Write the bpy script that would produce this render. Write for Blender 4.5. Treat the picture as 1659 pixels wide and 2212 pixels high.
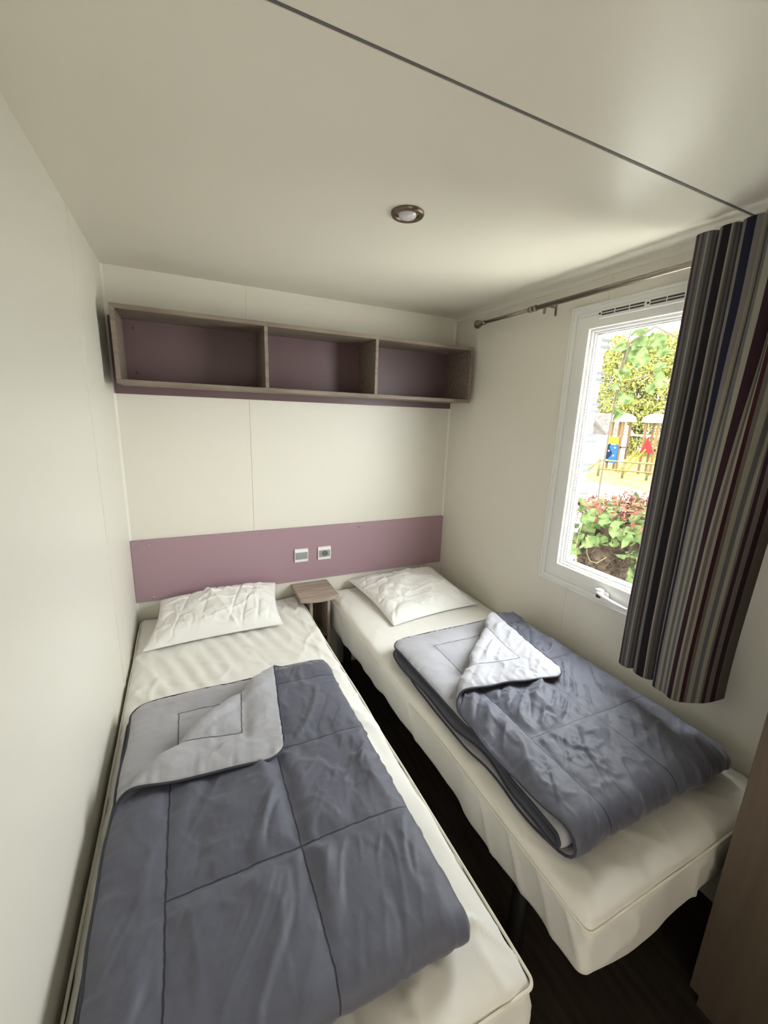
import bpy, bmesh, math, random
import numpy as np
from mathutils import Vector, Matrix

for o in list(bpy.data.objects):
    bpy.data.objects.remove(o, do_unlink=True)
S = bpy.context.scene
C = S.collection
random.seed(4)

# ------------------------------------------------------------------ camera
W, H = 1.85, 2.213
FPX = 895.56
cam_d = bpy.data.cameras.new('camera')
cam = bpy.data.objects.new('camera', cam_d)
C.objects.link(cam)
R = Matrix(((0.90462852, -0.42467789, 0.03599898),
            (-0.06540546, -0.2217939, -0.97289752),
            (0.42115243, 0.87775632, -0.22841734)))
right, down, fwd = R[0], R[1], R[2]
M = Matrix((( right[0], -down[0], -fwd[0]),
            ( right[1], -down[1], -fwd[1]),
            ( right[2], -down[2], -fwd[2]))).to_4x4()
M.translation = Vector((0.2865, -2.3267, 1.6205))
cam.matrix_world = M
cam_d.sensor_fit = 'HORIZONTAL'
cam_d.sensor_width = 36.0
cam_d.lens = 36.0 * FPX / 1659.0
cam_d.clip_start = 0.02
cam_d.clip_end = 200
S.camera = cam

# ------------------------------------------------------------------ world, lamps, exposure
S.view_settings.view_transform = 'Standard'
S.view_settings.look = 'None'
S.view_settings.gamma = 1.0
S.view_settings.use_curve_mapping = False
S.view_settings.exposure = 1.12

world = bpy.data.worlds.new('overcast_sky')
S.world = world
world.use_nodes = True
wn, wl = world.node_tree.nodes, world.node_tree.links
wn.clear()
wo = wn.new('ShaderNodeOutputWorld')
bg = wn.new('ShaderNodeBackground')
bg.inputs['Color'].default_value = (0.955, 0.97, 0.985, 1)
bg.inputs['Strength'].default_value = 12.0
wl.new(bg.outputs[0], wo.inputs[0])

def area(name, loc, rot, sx, sy, power, col, portal=False):
    d = bpy.data.lights.new(name, 'AREA')
    d.shape = 'RECTANGLE'; d.size = sx; d.size_y = sy
    d.energy = power; d.color = col
    o = bpy.data.objects.new(name, d)
    o.location = loc; o.rotation_euler = rot
    C.objects.link(o)
    if portal:
        d.cycles.is_portal = True
    return o
# portal on the window opening (samples the sky only) and an added fill light beyond the doorway to brighten the room
area('window_portal', (W + 0.10, -1.33, 1.48), (0, math.radians(90), 0), 1.3, 1.0, 1, (1, 1, 1), True)
area('rear_fill', (0.55, -3.30, 1.0), (math.radians(118), 0, 0), 0.9, 1.2, 5.5, (1.0, 0.93, 0.80))

# ------------------------------------------------------------------ materials
def P(name, col, rough=0.6, spec=0.5, metal=0.0):
    m = bpy.data.materials.new(name); m.use_nodes = True
    b = m.node_tree.nodes['Principled BSDF']
    b.inputs['Base Color'].default_value = (*col, 1)
    b.inputs['Roughness'].default_value = rough
    b.inputs['Specular IOR Level'].default_value = spec
    b.inputs['Metallic'].default_value = metal
    return m
def nodes(m): return m.node_tree.nodes, m.node_tree.links, m.node_tree.nodes['Principled BSDF']
def add_bump(m, scale=200, strength=0.1, dist=0.001, detail=4, stretch=None):
    n, l, b = nodes(m)
    tc = n.new('ShaderNodeTexCoord'); t = n.new('ShaderNodeTexNoise')
    t.inputs['Scale'].default_value = scale; t.inputs['Detail'].default_value = detail
    if stretch:
        mp = n.new('ShaderNodeMapping'); mp.inputs['Scale'].default_value = stretch
        l.new(tc.outputs['Object'], mp.inputs[0]); l.new(mp.outputs[0], t.inputs['Vector'])
    else:
        l.new(tc.outputs['Object'], t.inputs['Vector'])
    bp = n.new('ShaderNodeBump'); bp.inputs['Strength'].default_value = strength
    bp.inputs['Distance'].default_value = dist
    l.new(t.outputs['Fac'], bp.inputs['Height'])
    prev = b.inputs['Normal'].links
    if prev: l.new(prev[0].from_socket, bp.inputs['Normal'])
    l.new(bp.outputs[0], b.inputs['Normal'])
    return m
def mottle(m, c1, c2, scale=3, stretch=(1, 1, 1), detail=5, lo=0.35, hi=0.65):
    n, l, b = nodes(m)
    tc = n.new('ShaderNodeTexCoord'); mp = n.new('ShaderNodeMapping')
    mp.inputs['Scale'].default_value = stretch
    t = n.new('ShaderNodeTexNoise'); t.inputs['Scale'].default_value = scale
    t.inputs['Detail'].default_value = detail
    r = n.new('ShaderNodeValToRGB')
    r.color_ramp.elements[0].position = lo; r.color_ramp.elements[0].color = (*c1, 1)
    r.color_ramp.elements[1].position = hi; r.color_ramp.elements[1].color = (*c2, 1)
    l.new(tc.outputs['Object'], mp.inputs[0]); l.new(mp.outputs[0], t.inputs['Vector'])
    l.new(t.outputs['Fac'], r.inputs[0]); l.new(r.outputs[0], b.inputs['Base Color'])
    return m

m_wall = add_bump(P('wall_panel_cream', (0.76, 0.735, 0.655), 0.42, 0.4), 500, 0.12, 0.0006)
m_strip = P('cover_strip_cream', (0.78, 0.755, 0.675), 0.4, 0.4)
m_ceil = add_bump(P('ceiling_cream', (0.79, 0.757, 0.665), 0.36, 0.5), 600, 0.1, 0.0006)
m_floor = mottle(P('floor_vinyl', (0.05, 0.035, 0.025), 0.5), (0.03, 0.02, 0.014), (0.055, 0.04, 0.03), 6, (8, 0.8, 1))
m_wood = add_bump(mottle(P('taupe_oak', (0.3, 0.24, 0.2), 0.55, 0.3), (0.17, 0.132, 0.104), (0.275, 0.225, 0.183), 5, (1, 9, 9), 8, 0.3, 0.7), 30, 0.15, 0.001, 6, (1, 14, 14))
m_wood_lit = add_bump(mottle(P('taupe_oak_lit', (0.3, 0.24, 0.2), 0.5, 0.3), (0.33, 0.262, 0.205), (0.47, 0.395, 0.33), 5, (1, 9, 9), 8, 0.3, 0.7), 30, 0.15, 0.001, 6, (1, 14, 14))  # same oak as m_wood, light falling on the nightstand painted into its colour
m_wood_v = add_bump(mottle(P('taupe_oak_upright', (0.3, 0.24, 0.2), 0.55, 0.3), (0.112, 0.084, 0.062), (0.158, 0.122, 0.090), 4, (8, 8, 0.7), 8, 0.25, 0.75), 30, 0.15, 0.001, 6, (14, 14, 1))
m_purple = add_bump(P('mauve_laminate', (0.375, 0.248, 0.288), 0.42, 0.4), 700, 0.1, 0.0005)
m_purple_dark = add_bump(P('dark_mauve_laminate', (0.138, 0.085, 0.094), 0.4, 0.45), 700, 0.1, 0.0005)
m_upvc = P('white_upvc', (0.83, 0.83, 0.81), 0.28, 0.5)
m_gasket = P('grey_gasket', (0.12, 0.12, 0.12), 0.6)
m_slot = P('vent_slot_dark', (0.06, 0.058, 0.055), 0.7)
m_plas = P('white_plastic', (0.85, 0.85, 0.83), 0.3)
m_grey = P('silver_plastic', (0.36, 0.37, 0.37), 0.35, 0.5, 0.25)
m_black = P('black_plastic', (0.012, 0.012, 0.013), 0.45)
m_steel = P('screw_steel', (0.55, 0.54, 0.52), 0.25, 0.5, 1.0)
m_rod = P('brushed_nickel_rod', (0.33, 0.29, 0.25), 0.32, 0.5, 0.9)
m_bronze = P('aged_bronze', (0.17, 0.13, 0.095), 0.35, 0.5, 0.75)
m_bulb = P('frosted_lamp_glass', (0.62, 0.60, 0.60), 0.25)
m_leg = P('black_metal', (0.008, 0.0075, 0.0075), 0.6, 0.25)
m_slat = P('bed_slat_wood', (0.12, 0.085, 0.055), 0.6)

def fabric(name, col, rough=0.85, sheen=0.25, bs=0.25, bd=0.0012, weave=900):
    m = P(name, col, rough, 0.25)
    n, l, b = nodes(m)
    b.inputs['Sheen Weight'].default_value = sheen
    b.inputs['Sheen Roughness'].default_value = 0.4
    add_bump(m, weave, 0.15, 0.0004, 2)
    add_bump(m, 28, bs, bd * 2.2, 5)
    return m
m_sheet = fabric('white_sheet', (0.83, 0.812, 0.765), 0.8, 0.15, 0.2)
m_welt = fabric('cream_welt', (0.82, 0.78, 0.68), 0.8, 0.1, 0.05)
m_pillow = fabric('white_pillow', (0.86, 0.85, 0.82), 0.75, 0.15, 0.35)

def duvet_mat(name, col, stitch):
    """fabric whose stitched quilting lines follow the sewn grid (UV = metres on the flat duvet)"""
    m = fabric(name, col, 0.60, 0.35, 0.5, 0.0016)
    m.node_tree.nodes['Principled BSDF'].inputs['Specular IOR Level'].default_value = 0.4
    n, l, b = nodes(m)
    uv = n.new('ShaderNodeUVMap'); uv.uv_map = 'flat'
    sp = n.new('ShaderNodeSeparateXYZ'); l.new(uv.outputs[0], sp.inputs[0])
    def mth(op, a, bb=None, c=None):
        k = n.new('ShaderNodeMath'); k.operation = op
        for i, v in enumerate((a, bb, c)):
            if v is None: continue
            if isinstance(v, (int, float)): k.inputs[i].default_value = v
            else: l.new(v, k.inputs[i])
        return k.outputs[0]
    u, v = sp.outputs[0], sp.outputs[1]
    ns = n.new('ShaderNodeTexNoise'); ns.inputs['Scale'].default_value = 40
    l.new(uv.outputs[0], ns.inputs['Vector'])
    wob = mth('MULTIPLY', mth('SUBTRACT', ns.outputs['Fac'], 0.5), 0.006)
    du = mth('PINGPONG', mth('ADD', mth('ADD', u, -SU0 + 10 * SU), wob), SU / 2)
    dv = mth('PINGPONG', mth('ADD', mth('ADD', v, -SV0 + 10 * SV), wob), SV / 2)
    # pingpong period = 2*scale: lines at multiples of SU / SV
    inu = mth('MULTIPLY', mth('GREATER_THAN', u, SU0 - 0.003), mth('LESS_THAN', u, SU1 + 0.003))
    inv = mth('MULTIPLY', mth('GREATER_THAN', v, SV0 - 0.003), mth('LESS_THAN', v, SV1 + 0.003))
    line = mth('MAXIMUM', mth('LESS_THAN', du, 0.0020), mth('LESS_THAN', dv, 0.0020))
    fac = mth('MULTIPLY', line, mth('MULTIPLY', inu, inv))
    # dashes of the stitches
    mix = n.new('ShaderNodeMix'); mix.data_type = 'RGBA'
    l.new(mth('MULTIPLY', fac, 0.85), mix.inputs['Factor'])
    mix.inputs[6].default_value = (*col, 1); mix.inputs[7].default_value = (*stitch, 1)
    l.new(mix.outputs[2], b.inputs['Base Color'])
    return m
SU, SV = 0.28, 0.305
SU0, SU1 = 0.13, 1.25
SV0, SV1 = 0.12, 1.87
m_dark = duvet_mat('duvet_slate', (0.104, 0.109, 0.146), (0.012, 0.013, 0.022))
m_light = duvet_mat('duvet_light_grey', (0.39, 0.39, 0.425), (0.05, 0.05, 0.06))
m_pipe = fabric('duvet_piping', (0.05, 0.052, 0.07), 0.7, 0.1, 0.05)

# ------------------------------------------------------------------ numpy helpers
rs = np.random.RandomState(7)
_T = rs.rand(4096).astype(np.float64)
def vnoise(x, y, z=0.0, seed=0):
    x = np.asarray(x, float) + 1000; y = np.asarray(y, float) + 1000; z = np.asarray(z, float) + 100 + 0 * x
    xi, yi, zi = np.floor(x).astype(int), np.floor(y).astype(int), np.floor(z).astype(int)
    fx, fy, fz = x - xi, y - yi, z - zi
    fx, fy, fz = [f * f * f * (f * (f * 6 - 15) + 10) for f in (fx, fy, fz)]
    def h(a, b, c):
        n = (a * 73856093) ^ (b * 19349663) ^ (c * 83492791) ^ (seed * 2654435)
        n = (n ^ (n >> 13)) * 1274126177
        return _T[np.abs(n ^ (n >> 9)) % 4096]
    def L(a, b, t): return a + (b - a) * t
    v = L(L(L(h(xi, yi, zi), h(xi+1, yi, zi), fx), L(h(xi, yi+1, zi), h(xi+1, yi+1, zi), fx), fy),
          L(L(h(xi, yi, zi+1), h(xi+1, yi, zi+1), fx), L(h(xi, yi+1, zi+1), h(xi+1, yi+1, zi+1), fx), fy), fz)
    return v * 2 - 1
def fbm(x, y, z=0.0, seed=0, oct=3):
    a, s, r = 1.0, 1.0, 0
    for i in range(oct):
        r = r + a * vnoise(x * s, y * s, z * s, seed + i); a *= 0.5; s *= 2.03
    return r
def crease(x, y, seed=0, p=3, z=0.0):
    """sharp crest lines where the noise crosses zero"""
    return (1 - np.minimum(1, np.abs(vnoise(x, y, z, seed)) * 1.6)) ** p
def sstep(a, b, x):
    t = np.clip((x - a) / (b - a), 0, 1); return t * t * (3 - 2 * t)

def tag(o, label=None, cat=None, group=None, kind=None):
    if label: o['label'] = label
    if cat: o['category'] = cat
    if group: o['group'] = group
    if kind: o['kind'] = kind
    return o
def empty(name, loc=(0, 0, 0), label=None, cat=None, group=None):
    o = bpy.data.objects.new(name, None); C.objects.link(o)
    o.empty_display_size = 0.05
    o.location = loc
    return tag(o, label, cat, group)
def link(name, me, mats, parent=None, smooth=True):
    o = bpy.data.objects.new(name, me); C.objects.link(o)
    for m in (mats if isinstance(mats, (list, tuple)) else [mats]): me.materials.append(m)
    if smooth:
        me.polygons.foreach_set('use_smooth', [True] * len(me.polygons))
    if parent:
        o.parent = parent
        o.matrix_parent_inverse = Matrix.Translation(-parent.location)
    return o
def npmesh(name, verts, quads, mats, parent=None, midx=None, uv=None, smooth=True):
    me = bpy.data.meshes.new(name)
    nv, nf = len(verts), len(quads)
    me.vertices.add(nv); me.vertices.foreach_set('co', np.asarray(verts, np.float32).ravel())
    me.loops.add(nf * 4); me.polygons.add(nf)
    me.loops.foreach_set('vertex_index', np.asarray(quads, np.int32).ravel())
    me.polygons.foreach_set('loop_start', np.arange(0, nf * 4, 4, dtype=np.int32))
    if uv is not None:
        l = me.uv_layers.new(name='flat')
        l.data.foreach_set('uv', np.asarray(uv, np.float32)[np.asarray(quads).ravel()].ravel())
    if midx is not None:
        me.polygons.foreach_set('material_index', np.asarray(midx, np.int32))
    me.update(calc_edges=True); me.validate()
    return link(name, me, mats, parent, smooth)
def grid_quads(nu, nv, off=0, flip=False):
    i, j = np.meshgrid(np.arange(nu - 1), np.arange(nv - 1), indexing='ij')
    a = (i * nv + j + off).ravel(); b = a + nv; c = b + 1; d = a + 1
    q = np.stack([a, b, c, d], 1)
    return q[:, ::-1] if flip else q

class BM:
    """collects boxes and turned shapes for one mesh"""
    def __init__(s): s.b = bmesh.new()
    def box(s, lo, hi, bev=0.0, seg=2):
        lo, hi = Vector(lo), Vector(hi)
        r = bmesh.ops.create_cube(s.b, size=1.0)
        c = (lo + hi) / 2; d = hi - lo
        for v in r['verts']: v.co = Vector((v.co.x * d.x, v.co.y * d.y, v.co.z * d.z)) + c
        if bev:
            es = list({e for v in r['verts'] for e in v.link_edges})
            bmesh.ops.bevel(s.b, geom=es, offset=bev, segments=seg, affect='EDGES', profile=0.5)
        return s
    def prism(s, pts, axis, a, b, bev=0):
        """pts 2D outline extruded along axis from a to b"""
        def mk(p, t):
            q = [0, 0, 0]; k = [i for i in range(3) if i != axis]
            q[k[0]], q[k[1]] = p; q[axis] = t; return q
        v0 = [s.b.verts.new(mk(p, a)) for p in pts]; v1 = [s.b.verts.new(mk(p, b)) for p in pts]
        n = len(pts); fs = []
        for i in range(n): fs.append(s.b.faces.new((v0[i], v0[(i+1) % n], v1[(i+1) % n], v1[i])))
        f0 = s.b.faces.new(v0[::-1]); f1 = s.b.faces.new(v1)
        if bev:
            es = list(set(list(f0.edges) + list(f1.edges)))
            bmesh.ops.bevel(s.b, geom=es, offset=bev, segments=2, affect='EDGES', profile=0.5)
        return s
    def lathe(s, prof, center, axis='Z', n=40, cap=True):
        """prof = [(r, h)] turned about axis through center"""
        rings = []
        for r, h in prof:
            ring = []
            for k in range(n):
                t = 2 * math.pi * k / n; p = (r * math.cos(t), r * math.sin(t), h)
                if axis == 'X': p = (p[2], p[0], p[1])
                if axis == 'Y': p = (p[0], p[2], p[1])
                ring.append(s.b.verts.new(Vector(p) + Vector(center)))
            rings.append(ring)
        for a, b in zip(rings, rings[1:]):
            for k in range(n): s.b.faces.new((a[k], a[(k+1) % n], b[(k+1) % n], b[k]))
        if cap:
            s.b.faces.new(rings[0][::-1]); s.b.faces.new(rings[-1])
        return s
    def tube(s, pts, r, n=8, closed=False):
        pts = [Vector(p) for p in pts]; m = len(pts); rings = []
        up = Vector((0, 0, 1)); prev = None
        for i, p in enumerate(pts):
            a = pts[(i-1) % m] if (closed or i > 0) else p
            b = pts[(i+1) % m] if (closed or i < m-1) else p
            t = (b - a).normalized()
            if prev is None:
                x = t.cross(up)
                if x.length < 1e-3: x = t.cross(Vector((1, 0, 0)))
            else:
                x = prev - t * prev.dot(t)
            x.normalize(); prev = x; y = t.cross(x)
            rr = r[i] if isinstance(r, (list, tuple)) else r
            rings.append([s.b.verts.new(p + (x * math.cos(2*math.pi*k/n) + y * math.sin(2*math.pi*k/n)) * rr) for k in range(n)])
        for i in range(m if closed else m - 1):
            a, b = rings[i], rings[(i+1) % m]
            for k in range(n): s.b.faces.new((a[k], a[(k+1) % n], b[(k+1) % n], b[k]))
        if not closed:
            s.b.faces.new(rings[0][::-1]); s.b.faces.new(rings[-1])
        return s
    def out(s, name, mats, parent=None, smooth=False, shift=None):
        bmesh.ops.recalc_face_normals(s.b, faces=s.b.faces[:])
        me = bpy.data.meshes.new(name); s.b.to_mesh(me); s.b.free()
        o = link(name, me, mats, parent, smooth)
        return o
def struct(o): o['kind'] = 'structure'; return o

# ------------------------------------------------------------------ room shell
WY0, WY1, WZ0, WZ1 = -1.69, -0.905, 0.868, 2.096      # window hole in the right wall
YB = -3.6
struct(BM().box((-0.06, YB, -0.05), (W + 0.06, 0.06, 0.0)).out('floor', m_floor))
struct(BM().box((-0.06, -1.5465, H), (W + 0.06, 0.06, H + 0.05)).box((-0.06, YB, H), (W + 0.06, -1.5505, H + 0.05))
       .box((-0.06, -1.5505, H + 0.013), (W + 0.06, -1.5465, H + 0.05)).out('ceiling', m_ceil))
struct(BM().box((-0.06, 0, 0), (W + 0.06, 0.06, H)).out('wall_back', m_wall))
struct(BM().box((-0.06, YB, 0), (0, 0, H)).out('wall_left', m_wall))
iy0, iy1, iz0, iz1 = WY0 + 0.02, WY1 - 0.02, WZ0 + 0.02, WZ1 - 0.02
struct(BM().box((W, iy1, 0), (W + 0.06, 0, H)).box((W, YB, 0), (W + 0.06, iy0, H))
       .box((W, iy0, 0), (W + 0.06, iy1, iz0)).box((W, iy0, iz1), (W + 0.06, iy1, H)).out('wall_right', m_wall))
struct(BM().box((-0.06, YB - 0.06, 0), (W + 0.06, YB, H)).out('wall_front', m_wall))
# doorway wall behind the camera
struct(BM().box((0.0, -2.80, 0), (0.06, -2.74, H)).box((0.98, -2.80, 0), (W, -2.74, H)).box((0.06, -2.80, 2.02), (0.98, -2.74, H)).out('wall_door', m_wall))
# panel cover strips and corner beads
def strip(n, lo, hi, mat=None, bev=0.0008): return struct(BM().box(lo, hi, bev, 1).out('trim_%d' % n, mat or m_wall))
strip(1, (0.600, -0.002, 0.962), (0.626, 0, H))
strip(2, (0, -0.585, 0), (0.0018, -0.559, H))
strip(3, (W - 0.002, -1.068, 0), (W, -1.042, WZ0 - 0.001))
strip(4, (W - 0.002, -1.068, WZ1 + 0.001), (W, -1.042, H))
strip(5, (0, -1.544, H - 0.0018), (W, -1.515, H), m_ceil)
struct(BM().box((0, -1.5505, H - 0.0008), (W, -1.5450, H + 0.012)).out('trim_9', m_gasket))
struct(BM().prism([(-0.0, -0.0), (-0.009, 0.0), (0.0, -0.009)], 2, 0, H).out('trim_6', m_strip)).location = (W, 0, 0)
struct(BM().prism([(0, 0), (0.009, 0.0), (0.0, -0.009)], 2, 0, H).out('trim_7', m_strip))
# small cove along the window wall and ceiling
struct(BM().prism([(W, H), (W - 0.045, H), (W - 0.042, H - 0.0015), (W - 0.02, H - 0.004), (W - 0.008, H - 0.010), (W - 0.003, H - 0.022), (W, H - 0.024)], 1, YB, 0).out('trim_8', m_strip))

# ------------------------------------------------------------------ window
def ring(bm, x0, x1, y0, y1, z0, z1, w, bev=0.002):
    """rectangular frame of width w in the yz plane"""
    bm.box((x0, y0, z0), (x1, y1, z0 + w), bev, 2); bm.box((x0, y0, z1 - w), (x1, y1, z1), bev, 2)
    bm.box((x0, y0, z0 + w - bev), (x1, y0 + w, z1 - w + bev), bev, 2); bm.box((x0, y1 - w, z0 + w - bev), (x1, y1, z1 - w + bev), bev, 2)
    return bm
win = empty('window_1', (W, (WY0 + WY1) / 2, WZ0)); win['kind'] = 'structure'
b = BM(); ring(b, W - 0.014, W + 0.05, WY0, WY1, WZ0, WZ1, 0.032)
ring(b, W - 0.020, W - 0.006, WY0 + 0.004, WY1 - 0.004, WZ0 + 0.004, WZ1 - 0.004, 0.009, 0.003)
ring(b, W - 0.006, W + 0.05, WY0 + 0.028, WY1 - 0.028, WZ0 + 0.028, WZ1 - 0.028, 0.02, 0.003)
b.out('window_frame', m_upvc, win)
b = BM(); ring(b, W - 0.010, W + 0.05, WY0 + 0.046, WY1 - 0.046, WZ0 + 0.046, WZ1 - 0.046, 0.052, 0.004)
ring(b, W + 0.004, W + 0.05, WY0 + 0.096, WY1 - 0.096, WZ0 + 0.096, WZ1 - 0.096, 0.012, 0.003)
ring(b, W + 0.013, W + 0.05, WY0 + 0.106, WY1 - 0.106, WZ0 + 0.106, WZ1 - 0.106, 0.010, 0.002)
b.out('sash', m_upvc, win)
b = BM(); ring(b, W + 0.020, W + 0.045, WY0 + 0.114, WY1 - 0.114, WZ0 + 0.114, WZ1 - 0.114, 0.004, 0.0)
b.out('gasket', m_gasket, win)
# pane
mg = bpy.data.materials.new('window_glass'); mg.use_nodes = True
n_, l_ = mg.node_tree.nodes, mg.node_tree.links; n_.clear()
out = n_.new('ShaderNodeOutputMaterial'); mx = n_.new('ShaderNodeMixShader'); tr = n_.new('ShaderNodeBsdfTransparent')
gl = n_.new('ShaderNodeBsdfGlossy'); gl.inputs['Roughness'].default_value = 0.02
fr = n_.new('ShaderNodeFresnel'); fr.inputs['IOR'].default_value = 1.3
tr.inputs['Color'].default_value = (0.96, 0.975, 0.965, 1)
geo = n_.new('ShaderNodeNewGeometry'); ff = n_.new('ShaderNodeMath'); ff.operation = 'SUBTRACT'; ff.use_clamp = True
l_.new(fr.outputs[0], ff.inputs[0]); l_.new(geo.outputs['Backfacing'], ff.inputs[1]); l_.new(ff.outputs[0], mx.inputs[0]); l_.new(tr.outputs[0], mx.inputs[1]); l_.new(gl.outputs[0], mx.inputs[2]); l_.new(mx.outputs[0], out.inputs[0])
BM().box((W + 0.030, WY0 + 0.110, WZ0 + 0.110), (W + 0.034, WY1 - 0.110, WZ1 - 0.110)).out('pane', mg, win)
# trickle vent along the top rail
b = BM(); vy1, vy0 = -1.045, -1.56
b.box((W - 0.020, vy0, WZ1 - 0.068), (W - 0.008, vy1, WZ1 - 0.030), 0.003, 2)
vent = b.out('trickle_vent', m_upvc, win)
b = BM()
k = 0; y = vy1 - 0.016
while y > vy0 + 0.05:
    for zz in (WZ1 - 0.0435, WZ1 - 0.0535): b.box((W - 0.0212, y - 0.055, zz - 0.003), (W - 0.0185, y, zz + 0.003))
    k += 1; y -= 0.060 if k % 3 else 0.078
b.out('vent_slots', m_slot, vent)
b = BM()
for y in (vy1 - 0.008, vy1 - 0.205, vy1 - 0.405): b.lathe([(0.004, -0.0225), (0.004, -0.0185)], (W, y, WZ1 - 0.0485), 'X', 12)
b.out('vent_screw', m_black, vent)
# handle on the bottom rail
hy, hz = -1.255, WZ0 + 0.05
b = BM(); b.box((W - 0.020, hy - 0.035, hz - 0.014), (W - 0.010, hy + 0.035, hz + 0.014), 0.005, 3)
b.box((W - 0.040, hy - 0.014, hz - 0.004), (W - 0.012, hy + 0.014, hz + 0.022), 0.006, 3)
b.tube([(W - 0.038, hy, hz + 0.008), (W - 0.043, hy - 0.03, hz + 0.0), (W - 0.042, hy - 0.075, hz - 0.006), (W - 0.04, hy - 0.13, hz - 0.010)], [0.008, 0.0085, 0.0075, 0.006], 12)
hd = b.out('window_handle', m_plas, win, True)
BM().box((W - 0.0385, hy - 0.008, hz - 0.016), (W - 0.018, hy + 0.010, hz - 0.002), 0.003, 2).out('handle_button', m_black, hd)

# ------------------------------------------------------------------ headboard panel
def screw(bm, x, z, y): bm.lathe([(0.0055, 0), (0.0052, -0.002), (0.003, -0.0036), (0.0008, -0.0042)], (x, y, z), 'Y', 14)
hb = empty('headboard', (W / 2, 0, 0.629), 'long mauve laminate headboard panel screwed across the back wall above both beds', 'headboard')
BM().box((0.003, -0.012, 0.629), (W - 0.003, -0.0005, 0.9615), 0.0012, 1).out('panel', m_purple, hb)
for x, z in ((0.078, 0.934), (0.637, 0.934), (1.228, 0.936), (1.781, 0.937), (0.080, 0.647), (0.637, 0.647), (1.225, 0.648), (1.781, 0.648)):
    b = BM(); screw(b, x, z, -0.012); b.out('screw', m_steel, hb, True)

# switch and socket
sw = empty('light_switch', (0.862, -0.012, 0.79), 'white square light switch with one wide grey rocker on the mauve headboard', 'switch')
b = BM(); b.prism([(-0.012, 0.749), (-0.019, 0.751), (-0.0225, 0.77), (-0.0235, 0.79), (-0.0225, 0.81), (-0.019, 0.829), (-0.012, 0.831)], 0, 0.822, 0.902, 0.0015).out('switch_plate', m_plas, sw)
BM().box((0.826, -0.0262, 0.769), (0.898, -0.018, 0.811), 0.0015, 2).out('rocker', m_grey, sw)
so = empty('wall_socket', (1.003, -0.012, 0.79), 'white square wall socket with round earthed outlet beside the light switch', 'socket')
BM().prism([(-0.012, 0.749), (-0.019, 0.751), (-0.0225, 0.77), (-0.0235, 0.79), (-0.0225, 0.81), (-0.019, 0.829), (-0.012, 0.831)], 0, 0.963, 1.043, 0.0015).out('socket_plate', m_plas, so)
BM().box((0.968, -0.0255, 0.769), (1.038, -0.018, 0.811), 0.001, 2).out('insert', m_grey, so)
b = BM(); b.lathe([(0.0215, -0.0255), (0.0205, -0.0285), (0.0185, -0.0285), (0.0178, -0.0262), (0.0178, -0.0258)], (1.003, 0, 0.79), 'Y', 36)
well = b.out('outlet_ring', m_grey, so, True)
BM().lathe([(0.0176, -0.0263), (0.0176, -0.0265)], (1.003, 0, 0.79), 'Y', 30).out('outlet_well', P('outlet_grey', (0.16, 0.16, 0.165), 0.4), so)
b = BM()
for dx, dz in ((-0.0085, 0.0), (0.0085, 0.0)): b.lathe([(0.0028, -0.0264), (0.0028, -0.0268)], (1.003 + dx, 0, 0.79 + dz), 'Y', 12)
b.out('outlet_hole', m_black, so)
BM().lathe([(0.002, -0.0262), (0.002, -0.034), (0.0012, -0.036)], (1.003, 0, 0.799), 'Y', 12).out('earth_pin', m_steel, so, True)

# ------------------------------------------------------------------ wall shelf
sh = empty('wall_shelf', (W / 2, 0, 1.68), 'long open three-bay wall shelf in taupe oak with mauve back above the beds', 'shelf')
X0, X1, D = 0.045, 1.818, 0.25
Z0, Z1 = 1.706, 2.013
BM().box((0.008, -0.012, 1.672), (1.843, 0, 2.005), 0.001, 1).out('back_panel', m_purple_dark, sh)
BM().box((X0, -D, Z1 - 0.018), (X1, -0.012, Z1), 0.001, 1).out('top_board', m_wood, sh)
BM().box((X0, -D, Z0), (X1, -0.012, Z0 + 0.018), 0.001, 1).out('bottom_board', m_wood, sh)
for x in (X0, X1 - 0.018): BM().box((x, -D, Z0 + 0.018), (x + 0.018, -0.012, Z1 - 0.018), 0.001, 1).out('side_board', m_wood, sh)
for x in (0.651, 1.211): BM().box((x - 0.008, -D + 0.002, Z0 + 0.018), (x + 0.008, -0.012, Z1 - 0.018), 0.001, 1).out('divider', m_wood, sh)
for x, z in ((0.104, 1.962), (0.607, 1.964), (0.104, 1.768), (0.612, 1.770), (1.19, 1.966), (1.772, 1.967), (1.772, 1.775)):
    b = BM(); screw(b, x, z, -0.012); b.out('screw', m_bronze, sh, True)

# ------------------------------------------------------------------ ceiling spotlight
cl = empty('ceiling_spotlight', (0.934, -1.064, H), 'round recessed ceiling spotlight with dark bronze ring and frosted lamp', 'ceiling light')
BM().lathe([(0.0500, 0.0), (0.0500, -0.004), (0.0470, -0.0095), (0.0420, -0.0115), (0.0360, -0.0100), (0.0330, -0.006), (0.0325, -0.001)], (0.934, -1.064, H), 'Z', 56, False).out('bezel', m_bronze, cl, True)
BM().lathe([(0.0290, -0.0005), (0.0285, -0.006), (0.0240, -0.0125), (0.0140, -0.0165), (0.004, -0.0175)], (0.934, -1.064, H), 'Z', 48).out('lamp_lens', m_bulb, cl, True)

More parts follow.
